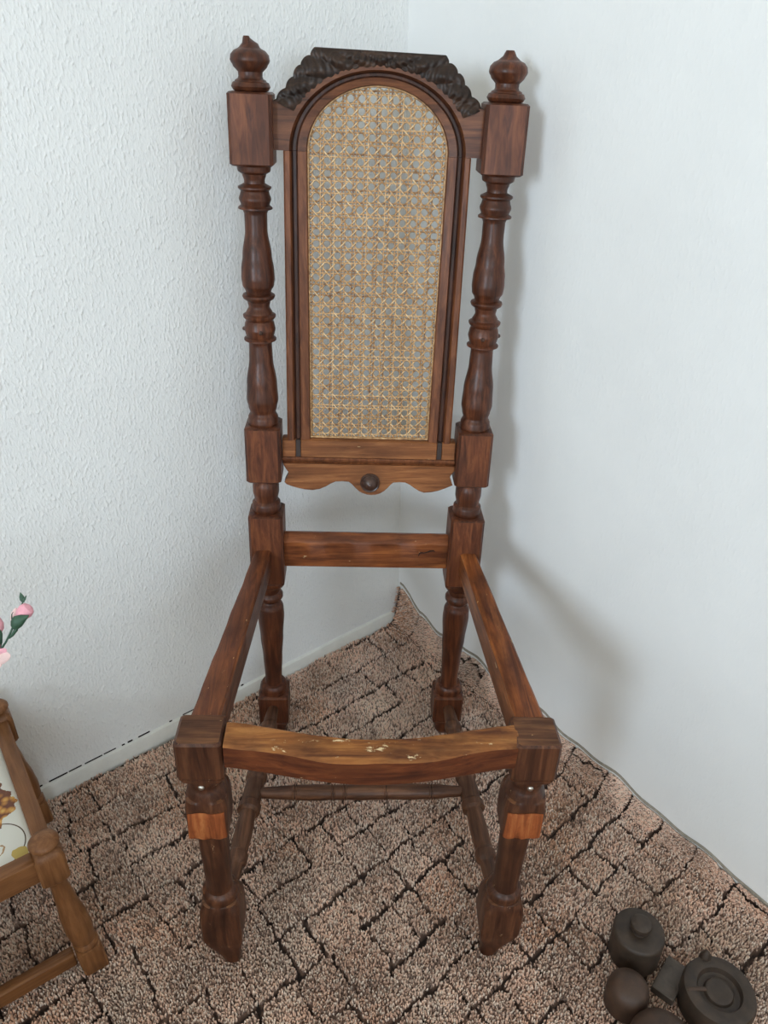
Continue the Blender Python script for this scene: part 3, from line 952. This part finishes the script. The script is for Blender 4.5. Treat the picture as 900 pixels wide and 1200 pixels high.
# back seat rail
mb = MB()
loops = []
for i in range(19):
    t = i / 18
    x = -0.1435 + 0.287 * t
    w = 0.0008 * math.sin(t * 23) + 0.0005 * math.sin(t * 51)
    loops.append([(x, -0.012, 0.4145), (x, 0.016, 0.4145), (x, 0.016, 0.4700), (x, 0.004, 0.4755 + w), (x, -0.0085, 0.4680 + w), (x, -0.0125, 0.4630 + w * 1.5)])
brl = MB().loft(loops).build('back_seat_rail', M_RAILX, chair, D)
crk = [(0.092, -0.0127, 0.4400), (0.0935, -0.0128, 0.4455), (0.096, -0.0128, 0.4472), (0.101, -0.0128, 0.4468), (0.106, -0.0128, 0.4482), (0.112, -0.0128, 0.4512), (0.118, -0.0128, 0.4520), (0.1205, -0.0127, 0.4490)]
MB().loft(tube(crk, [0.0004, 0.0009, 0.0012, 0.0008, 0.0009, 0.0013, 0.0012, 0.0004], 6)).build('crack', M_CRACK, brl, D)['label'] = 'short dark crack in the front of the rail'

for sg in (-1, 1):
    mb = rough_bar((sg * 0.1770, -0.022), (sg * 0.2085, -0.4140), 0.027, 0.038, 0.4560, 0.4555, 0.046, 0.050, seed=sg + 3, n=34, wob=0.00045)
    sr = raw_top(mb.build('side_seat_rail', M_RAILY if sg > 0 else M_RAILY2, chair, D), M_RAWY if sg > 0 else M_RAWY2)

# front rail, bowed towards the viewer, with a hollow worn into its top
mb = rough_bar((-0.1790, -0.4450), (0.1870, -0.4450), 0.040, 0.037, 0.4570, 0.4560, 0.041, 0.041, bow=0.0270, sag=0.0, n=48, wob=0.0011, seed=21, top_in=0.001,
               hump=lambda t: math.sin(math.pi * t) ** 1.35)
fr = raw_top(mb.build('front_seat_rail', M_RAILF, chair, D), M_RAWX)

# --- front legs
def front_axis(sg):
    def ax(z):
        k = min(1, max(0, (0.40 - z) / 0.40))
        return sg * (0.2105 - 0.0065 * k), -0.4380 - 0.006 * k
    return ax
fl_prof = ([(0.0, 0.0085, 3), (0.004, 0.0125, 3), (0.018, 0.0150, 4), (0.034, 0.0200, 6), (0.050, 0.0255, 10), (0.064, 0.0288, SQ)]
           + [(0.068, 0.0292, SQ), (0.110, 0.0290, SQ), (0.122, 0.0282, 8), (0.134, 0.0255, 3.2)]
           + circ([(0.1350, 0.0250), (0.141, 0.0258), (0.147, 0.0250), (0.152, 0.0210), (0.1535, 0.0192), (0.165, 0.0186), (0.20, 0.0192), (0.25, 0.0205), (0.282, 0.0208)])
           + [(0.2835, 0.0235, 5), (0.285, 0.0258, 9), (0.300, 0.0268, 9), (0.322, 0.0272, 8), (0.336, 0.0275, 6), (0.350, 0.0270, 3.5)]
           + circ([(0.3515, 0.0268), (0.360, 0.0245), (0.366, 0.0215), (0.371, 0.0212), (0.3765, 0.0235), (0.383, 0.0250), (0.3880, 0.0248)])
           + [(0.3885, 0.0262, 8), (0.393, 0.0285, SQ)] + block(0.394, 0.4560, 0.0293, 0.0028))
for sg in (-1, 1):
    ax = front_axis(sg)
    rings = turned(fl_prof, ax, 48)
    # the foot sweeps inward and forward to a worn toe
    for rg in rings:
        for i, (x, y, z) in enumerate(rg):
            if z < 0.07:
                k = ((0.07 - z) / 0.07) ** 1.4
                rg[i] = (x - sg * 0.010 * k, y - 0.010 * k, z)
            if z > 0.39:     # the top block is a little longer than wide
                rg[i] = (x, ax(z)[1] + (y - ax(z)[1]) * 0.92, z)
    leg = raw_top(MB().loft(rings).build('front_leg', M_LEG, chair, D), M_LEGTOP, 0.93)
    # raw face left where an ornament has broken away
    mb = MB()
    r_ = random.Random(sg + 40)
    x0, y0 = ax(0.31)
    gx, gz = 14, 12
    grid = []
    for j in range(gz + 1):
        row = []
        for i in range(gx + 1):
            u, v = i / gx, j / gz
            xx = x0 + (u - 0.5) * 0.0500 * (1 - 0.05 * v)
            top = 0.337 + 0.0016 * math.sin(u * 9 + sg) - 0.008 * abs(u - 0.5)
            bot = 0.2860 + 0.0012 * math.sin(u * 17 + 2 * sg) + r_.uniform(-0.0007, 0.0007)
            zz = bot + (top - bot) * v
            edge = min(u, 1 - u, v, 1 - v)
            out = 0.0012 + min(1, edge * 8) * (0.0016 + r_.uniform(-0.0006, 0.0009))
            row.append((xx, y0 - 0.0268 - out + 0.002 * (abs(u - 0.5) * 2) ** 4, zz))
        grid.append(row)
    mb.loft([g_ + [(g_[-1][0], y0 - 0.020, g_[-1][2]), (g_[0][0], y0 - 0.020, g_[0][2])] for g_ in grid])
    mb.build('broken_face', M_RAW, leg, D)['label'] = 'raw orange wood where a carved ornament broke off'
    xn, yn = ax(0.377)
    nl = MB()
    c0 = Vector((xn - 0.001, yn - 0.0235, 0.379))
    nl.loft([[(c0.x + r * math.cos(t), c0.y - d, c0.z + r * math.sin(t)) for t in np.linspace(0, 2 * math.pi, 13)[:-1]] for r, d in ((0.0040, 0.0), (0.0040, 0.0012), (0.0032, 0.0026), (0.0014, 0.0034))])
    nl.build('nail', M_NAIL, leg, D)['label'] = 'bright nail head'

# --- turned stretchers
def turned_bar(p0, p1, prof, n=24):
    p0, p1 = Vector(p0), Vector(p1)
    d = (p1 - p0)
    L_ = d.length
    d.normalize()
    u = d.cross(Vector((0, 0, 1))).normalized(); w = u.cross(d)
    rings = []
    for t, r in prof:
        c = p0 + d * (t * L_)
        rings.append([tuple(c + (u * math.cos(a) + w * math.sin(a)) * r) for a in [2 * math.pi * k / n for k in range(n)]])
    return MB().loft(rings)
side_prof = smooth_prof([(0.0, 0.0105), (0.10, 0.0125), (0.125, 0.0160), (0.150, 0.0160), (0.165, 0.0120), (0.30, 0.0150), (0.40, 0.0160), (0.415, 0.0185), (0.44, 0.0185), (0.455, 0.0160),
                         (0.54, 0.0165), (0.565, 0.0160), (0.575, 0.0195), (0.605, 0.0195), (0.615, 0.0135), (0.70, 0.0150), (0.80, 0.0140), (0.815, 0.0170), (0.845, 0.0165), (0.86, 0.0120), (0.93, 0.0110), (1.0, 0.0095)], 0.006)
for sg in (-1, 1):
    turned_bar((sg * 0.1725, -0.020, 0.086), (sg * 0.2035, -0.420, 0.086), side_prof).build('side_stretcher', M_STRETCH, chair, D)
cp = []
def grooved(t0):
    return [(t0 - 0.010, 0.0128), (t0 - 0.007, 0.0140), (t0 - 0.003, 0.0140), (t0 - 0.0012, 0.0118), (t0 + 0.0012, 0.0118), (t0 + 0.003, 0.0140), (t0 + 0.007, 0.0140), (t0 + 0.010, 0.0128)]
cp = [(0.0, 0.0085), (0.06, 0.0098)] + [(0.165, 0.0120)] + grooved(0.185) + [(0.30, 0.0136)] + grooved(0.365) + grooved(0.42) + [(0.50, 0.0138)] + grooved(0.615) + [(0.72, 0.0138)] + grooved(0.83) + [(0.94, 0.0100), (1.0, 0.0085)]
turned_bar((-0.1830, -0.224, 0.086), (0.1830, -0.224, 0.086), smooth_prof(cp, 0.006)).build('cross_stretcher', M_STRETCHX, chair, D)

# ------------------------------------------------------------------ small tile-topped stool at the left
SA = Vector((-0.450, 0.652, 0.0))
s_dir = Vector((-0.580, 0.815, 0.0)).normalized()
stool_rz = math.atan2(s_dir.y, s_dir.x) - math.pi / 2      # local +Y along the side rail, local -X away to the left
SD, SWID = 0.300, 0.340
stool = empty('footstool', SA, stool_rz)
stool.scale = (1, 1, 1.07)
tag(stool, 'small brown wooden stool with turned legs and a decorated tile top', 'stool')
lp = ([(0.0, 0.0150, 8), (0.004, 0.0178, 12), (0.046, 0.0180, 12), (0.050, 0.0168, 6)]
      + circ([(0.0505, 0.0160), (0.054, 0.0178), (0.058, 0.0170), (0.061, 0.0150), (0.066, 0.0170), (0.090, 0.0190), (0.110, 0.0182), (0.150, 0.0140), (0.185, 0.0115), (0.198, 0.0130)])
      + [(0.199, 0.0150, 4), (0.206, 0.0188, 12), (0.246, 0.0190, 12), (0.254, 0.0165, 8), (0.258, 0.0120, 3)]
      + circ([(0.2585, 0.0095), (0.2615, 0.0095), (0.2635, 0.0170), (0.2655, 0.0198), (0.2680, 0.0196), (0.2715, 0.0165), (0.2738, 0.0100), (0.2748, 0.0030)]))
for lx, ly in ((0, 0), (0, SD), (-SWID, 0), (-SWID, SD)):
    MB().loft(turned(lp, lambda z, lx=lx, ly=ly: (lx + (1 if lx == 0 else -1) * 0.014 * max(0.0, 1 - z / 0.20), ly + (1 if ly > 0 else -1) * 0.006 * max(0.0, 1 - z / 0.20)), 32)).build('leg', M_STOOL, stool)
MW_Y = wood('stool_rail_wood_y', (0.110, 0.048, 0.022), (0.185, 0.085, 0.040), (0.265, 0.135, 0.066), 'Y', 0.42, 0.3, seed=15)
MW_X = wood('stool_rail_wood_x', (0.120, 0.050, 0.020), (0.200, 0.090, 0.038), (0.290, 0.145, 0.066), 'X', 0.40, 0.3, seed=16)
for lx in (0, -SWID):
    MB().box(lx - 0.011, lx + 0.011, 0.0175, SD - 0.0175, 0.212, 0.2500, 0.0015).build('rail', MW_Y, stool)
for ly in (0, SD):
    MB().box(-SWID + 0.0175, -0.0175, ly - 0.011, ly + 0.011, 0.212, 0.2500, 0.0015).build('rail', MW_X, stool)
    MB().box(-SWID + 0.0085, -0.0085, ly - 0.0085, ly + 0.0085, 0.018, 0.044, 0.002).build('stretcher', MW_X, stool)

def tile_mat():
    m, nt, bs = new_mat('printed_tile')
    tc = N(nt, 'ShaderNodeTexCoord')
    sep = N(nt, 'ShaderNodeSeparateXYZ')
    nt.links.new(tc.outputs['Object'], sep.inputs[0])
    def mth(op, a, b=None, c=None):
        n = N(nt, 'ShaderNodeMath', operation=op)
        for i, v in enumerate((a, b, c)):
            if v is None:
                continue
            if isinstance(v, (int, float)):
                n.inputs[i].default_value = v
            else:
                nt.links.new(v, n.inputs[i])
        return n.outputs[0]
    def dist(cx, cy, sx=1.0, sy=1.0):
        dx = mth('MULTIPLY', mth('SUBTRACT', sep.outputs[0], cx), sx)
        dy = mth('MULTIPLY', mth('SUBTRACT', sep.outputs[1], cy), sy)
        return mth('SQRT', mth('ADD', mth('MULTIPLY', dx, dx), mth('MULTIPLY', dy, dy)))
    no = N(nt, 'ShaderNodeTexNoise', i_Scale=60.0, i_Detail=3.0)
    nt.links.new(tc.outputs['Object'], no.inputs[0])
    vo = N(nt, 'ShaderNodeTexVoronoi', i_Scale=95.0)
    nt.links.new(tc.outputs['Object'], vo.inputs[0])
    d1 = dist(-0.056, 0.052)
    ringm = mth('LESS_THAN', mth('ABSOLUTE', mth('SUBTRACT', d1, 0.0385)), 0.0008)
    d2 = dist(-0.058, 0.046)
    petal = mth('LESS_THAN', mth('ABSOLUTE', mth('SUBTRACT', d2, mth('MULTIPLY_ADD', no.outputs[0], 0.018, 0.003))), 0.0012)
    white = (0.74, 0.72, 0.64)
    brown = (0.12, 0.055, 0.02)
    col = mix(nt, ringm, white, (0.10, 0.06, 0.03))
    col = mix(nt, petal, col, (0.42, 0.25, 0.12))
    # roses: clustered ochre and orange petals
    dr = dist(-0.052, 0.128, 1.0, 0.8)
    edge = mth('ADD', dr, mth('MULTIPLY_ADD', no.outputs[0], 0.030, -0.015))
    rmask = mth('LESS_THAN', edge, 0.036)
    rc = ramp(nt, vo.outputs['Distance'], [(0.05, (0.70, 0.45, 0.12)), (0.35, (0.55, 0.24, 0.05)), (0.62, (0.16, 0.05, 0.02))])
    col = mix(nt, rmask, col, rc.outputs[0])
    dy2 = dist(-0.030, 0.022)
    ym = mth('LESS_THAN', mth('ADD', dy2, mth('MULTIPLY_ADD', no.outputs[0], 0.02, -0.01)), 0.011)
    col = mix(nt, ym, col, (0.55, 0.40, 0.10))
    nt.links.new(col, bs.inputs['Base Color'])
    bs.inputs['Roughness'].default_value = 0.22
    return m
MB().box(-SWID + 0.0112, -0.0112, 0.0112, SD - 0.0112, 0.232, 0.2410, 0.001).build('tile_top', tile_mat(), stool)['label'] = 'white tile top printed with ochre flowers and a ring'

# ------------------------------------------------------------------ artificial flowers, in a vase standing on the stool outside the frame
vase_c = SA + Matrix.Rotation(stool_rz, 3, 'Z') @ Vector((-0.185, 0.150, 0.0))
vp = smooth_prof([(0.2580, 0.030), (0.262, 0.033), (0.275, 0.045), (0.310, 0.048), (0.350, 0.036), (0.385, 0.022), (0.400, 0.024)], 0.004)
mb = MB()
outer = [[(vase_c.x + r * math.cos(t), vase_c.y + r * math.sin(t), z) for t in np.linspace(0, 2 * math.pi, 33)[:-1]] for z, r in vp]
inner = [[(vase_c.x + (r - 0.004) * math.cos(t), vase_c.y + (r - 0.004) * math.sin(t), z) for t in np.linspace(0, 2 * math.pi, 33)[:-1]] for z, r in vp[::-1][:-2]]
mb.loft(outer + inner)
vase = tag(mb.build('vase', M_VASE), 'pale vase on the stool holding the pink flowers', 'vase')

TF = 0.95      # distance along the view at which the flowers stand, over the side of the stool
def at(px_, py_, t=TF):
    u0, v0 = (px_ - 450) / F_PX, (py_ - 600) / F_PX
    u_ = u0 * math.cos(ROLL) + v0 * math.sin(ROLL); v_ = -u0 * math.sin(ROLL) + v0 * math.cos(ROLL)
    return Vector((u_ * t, (math.cos(PITCH) - v_ * math.sin(PITCH)) * t, CAM_H + (-math.sin(PITCH) - v_ * math.cos(PITCH)) * t))

def blob(p0, p1, prof, flat=0.8, n=14, bend=0.0):
    """closed petal/bud shape along p0->p1, radius profile (t, r)"""
    d = p1 - p0
    L_ = d.length
    d = d.normalized()
    toward = (Vector((0, 0, CAM_H)) - (p0 + p1) / 2).normalized()
    u_ = d.cross(toward).normalized(); w_ = u_.cross(d).normalized()
    rings = []
    for t, r in prof:
        c = p0 + d * (t * L_) + u_ * (bend * math.sin(math.pi * t))
        rings.append([tuple(c + u_ * math.cos(a) * r + w_ * math.sin(a) * r * flat) for a in [2 * math.pi * k / n for k in range(n)]])
    return MB().loft(rings)

root = vase_c + Vector((0.006, 0.0, 0.36))
fl = tag(empty('flower_spray', root), 'pink artificial flower spray with green calyxes, partly cut by the picture edge', 'flower')
def local(mbx, name, mat, parent=None):
    mbx.v = [tuple(Vector(v) - root) for v in mbx.v]
    return mbx.build(name, mat, parent or fl)
stem_pts = [root + Vector((0, 0, -0.02)), root + Vector((0.02, 0.0, 0.03)), at(-25, 800, 0.97), at(-4, 775), at(8, 757), at(13, 747), at(17, 737), at(18, 732)]
local(MB().loft(tube(stem_pts, [0.0016] * 4 + [0.0013, 0.0013, 0.0014, 0.0015], 8)), 'stem', M_GREEN)
local(MB().loft(tube([at(12, 752), at(16, 748), at(20, 742), at(21, 738)], [0.0012, 0.002, 0.0025, 0.002], 8)), 'bract', M_GREEN)
bud = local(blob(at(22, 728), at(37, 714), [(0, 0.002), (0.08, 0.0055), (0.3, 0.0085), (0.6, 0.0098), (0.85, 0.0082), (0.97, 0.004), (1, 0.001)], 0.8), 'bud', M_PINK)
bud['label'] = 'pink bud under the small green leaf'
local(blob(at(16, 739, .943), at(35, 725, .943), [(0, 0.0035), (0.15, 0.0070), (0.4, 0.0080), (0.7, 0.0050), (1, 0.0006)], 0.7, bend=-0.0022), 'calyx', M_GREEN, bud)
local(blob(at(16, 733, .952), at(20, 716, .952), [(0, 0.002), (0.3, 0.0042), (0.6, 0.0042), (0.9, 0.002), (1, 0.0006)], 0.4), 'petal', M_PALE, bud)
local(MB().loft(tube([at(17, 733), at(15, 729), at(15, 724), at(16.5, 721)], [0.0012, 0.0010, 0.0008, 0.0004], 6)), 'sepal', M_GREEN, bud)
local(MB().loft(tube([at(22, 725, .953), at(25, 716, .953), at(28, 709, .953)], [0.0010, 0.0009, 0.0009], 6)), 'twig', M_GREEN)
local(blob(at(28.5, 710), at(24.5, 698), [(0, 0.0012), (0.3, 0.0032), (0.6, 0.0027), (1, 0.0003)], 0.3), 'leaf', M_GREEN)
local(blob(at(28, 709), at(32, 701.5), [(0, 0.0012), (0.4, 0.0017), (1, 0.0003)], 0.3), 'leaf', M_GREEN)
local(MB().loft(tube([root + Vector((0, 0.004, -0.02)), root + Vector((0.01, 0.004, 0.04)), at(-30, 800, 0.965), at(-6, 782, .955), at(0, 768, .955), at(0.5, 752, .955)], [0.0016, 0.0016, 0.0016, 0.002, 0.0026, 0.0028], 8)), 'stem', M_GREEN)
bud2 = local(blob(at(-2, 748, .955), at(-4, 726, .955), [(0, 0.004), (0.3, 0.0085), (0.6, 0.0085), (0.9, 0.005), (1, 0.001)], 0.8), 'bud', M_PINK)
local(blob(at(0.5, 764, .952), at(-1, 740, .952), [(0, 0.002), (0.3, 0.0042), (0.7, 0.0048), (1, 0.002)], 0.8), 'calyx', M_GREEN, bud2)
local(MB().loft(tube([root + Vector((0.004, 0, -0.02)), root + Vector((0.012, 0, 0.02)), at(-40, 812, .96), at(-14, 778, .955)], [0.0016] * 4, 8)), 'stem', M_GREEN)
for (x0, y0), (x1, y1), w, mt in (((-12, 778), (14, 772), 0.0085, M_PALE), ((-12, 778), (9, 765), 0.0060, M_PINK), ((-12, 776), (3, 785), 0.0090, M_PALE), ((-12, 774), (-2, 756), 0.008, M_PINK), ((-14, 776), (-34, 766), 0.010, M_PALE), ((-14, 778), (-26, 792), 0.010, M_PALE)):
    local(blob(at(x0, y0, .948), at(x1, y1, .945), [(0, 0.0015), (0.3, w * 0.8), (0.65, w), (0.9, w * 0.6), (1, 0.001)], 0.25), 'petal', mt)

# ------------------------------------------------------------------ unseen sofa, added behind the photographer to shade the lower walls
M_SHADE_SOFA = plain('shade_sofa_cloth', (0.50, 0.38, 0.25), 0.9, noise=0.12, nscale=60)  # beige picked to bounce warm light onto the lower walls
shade_sofa_loc = ab(1.20, 1.80, FLOOR_Z + 0.012)
shade_sofa = tag(empty('shade_sofa', shade_sofa_loc, math.atan2(A[1], A[0])), 'unseen beige upholstered settee, added to shade the lower walls', 'shade_sofa')
# local +x runs along the right wall, local -y away from it
MB().box(-1.00, 1.00, -0.85, 0.0, 0.10, 0.36, 0.03).build('base', M_SHADE_SOFA, shade_sofa)
MB().box(-1.00, 1.00, -0.20, 0.0, 0.36, 0.80, 0.05).build('backrest', M_SHADE_SOFA, shade_sofa)
for x in (-0.91, 0.91):
    MB().box(x - 0.09, x + 0.09, -0.85, -0.20, 0.36, 0.58, 0.04).build('arm', M_SHADE_SOFA, shade_sofa)
for x in (-0.41, 0.41):
    MB().box(x - 0.40, x + 0.40, -0.84, -0.21, 0.36, 0.48, 0.04).build('seat_cushion', M_SHADE_SOFA, shade_sofa)
for x in (-0.92, 0.92):
    for y in (-0.78, -0.07):
        MB().box(x - 0.03, x + 0.03, y - 0.03, y + 0.03, 0.0, 0.10, 0.005).build('leg', M_BUTTON, shade_sofa)

# ------------------------------------------------------------------ dark weights on the carpet at lower right
def lathe(profile, n=40):
    return MB().loft([[(r * math.cos(t), r * math.sin(t), z) for t in np.linspace(0, 2 * math.pi, n + 1)[:-1]] for z, r in profile])
w1 = lathe([(0.0, 0.033), (0.003, 0.0362), (0.006, 0.0372), (0.056, 0.0378), (0.0605, 0.0366), (0.0625, 0.0340), (0.0632, 0.020), (0.0632, 0.012)]).build('iron_weight', M_WEIGHT)
w1.location = (0.385, 0.671, 0.0)
tag(w1, 'dark cylindrical weight with a small round knob on its flat top', 'weight', 'dark weights on the carpet')
kn = lathe([(0.0625, 0.0130), (0.066, 0.0118), (0.068, 0.0130), (0.071, 0.0152), (0.076, 0.0160), (0.080, 0.0148), (0.0825, 0.0105), (0.0832, 0.004)], 28).build('knob', M_WEIGHT, w1)

w2 = lathe([(0.0, 0.026), (0.004, 0.0295), (0.034, 0.0300), (0.044, 0.0280), (0.052, 0.0225), (0.056, 0.0140), (0.0575, 0.005)]).build('iron_weight', M_WEIGHT2)
w2.location = (0.3520, 0.5985, 0.0)
tag(w2, 'small dark weight with rounded top standing in front of the knobbed weight', 'weight', 'dark weights on the carpet')
w3 = lathe([(0.0, 0.038), (0.004, 0.0425), (0.036, 0.0435), (0.046, 0.0400), (0.053, 0.030), (0.057, 0.016), (0.058, 0.005)]).build('iron_weight', M_WEIGHT2)
w3.location = (0.3790, 0.5310, 0.0)
tag(w3, 'reddish brown domed weight cut off by the bottom picture edge', 'weight', 'dark weights on the carpet')
w4 = lathe([(0.0, 0.046), (0.004, 0.0500), (0.040, 0.0505), (0.0475, 0.0480), (0.0500, 0.0430), (0.0492, 0.0345), (0.0480, 0.0310), (0.0400, 0.0285), (0.0385, 0.0250), (0.0395, 0.0205), (0.0435, 0.0185), (0.0445, 0.0150), (0.0430, 0.0090), (0.0425, 0.003)], 48).build('iron_weight', M_WEIGHT)
w4.location = (0.4790, 0.5940, 0.0)
tag(w4, 'broad dark round weight with a ringed hollow in its top', 'weight', 'dark weights on the carpet')
lip = MB()
lip.loft([[(-0.004 + (x - 0.0) , 0.046 + y, z) for x, y in ring(r, 2, 14)] for r, z in ((0.0085, 0.036), (0.0085, 0.048), (0.0060, 0.056), (0.0015, 0.063))])
lip.build('lip', M_WEIGHT, w4)
notch = MB()
notch.box(-0.046, -0.020, -0.0025, 0.0025, 0.0470, 0.0508, 0.0008)
notch.build('rib', M_WEIGHT2, w4)
sl = MB().box(-0.0165, 0.0165, -0.030, 0.030, 0.0, 0.016, 0.0015).build('iron_slab', M_SLAB)
sl.location = (0.4270, 0.6280, 0.0)
sl.rotation_euler = (0, 0, math.atan2(0.748, 0.664) - math.pi / 2)
tag(sl, 'flat grey metal slab lying between the knobbed weight and the broad one', 'slab')
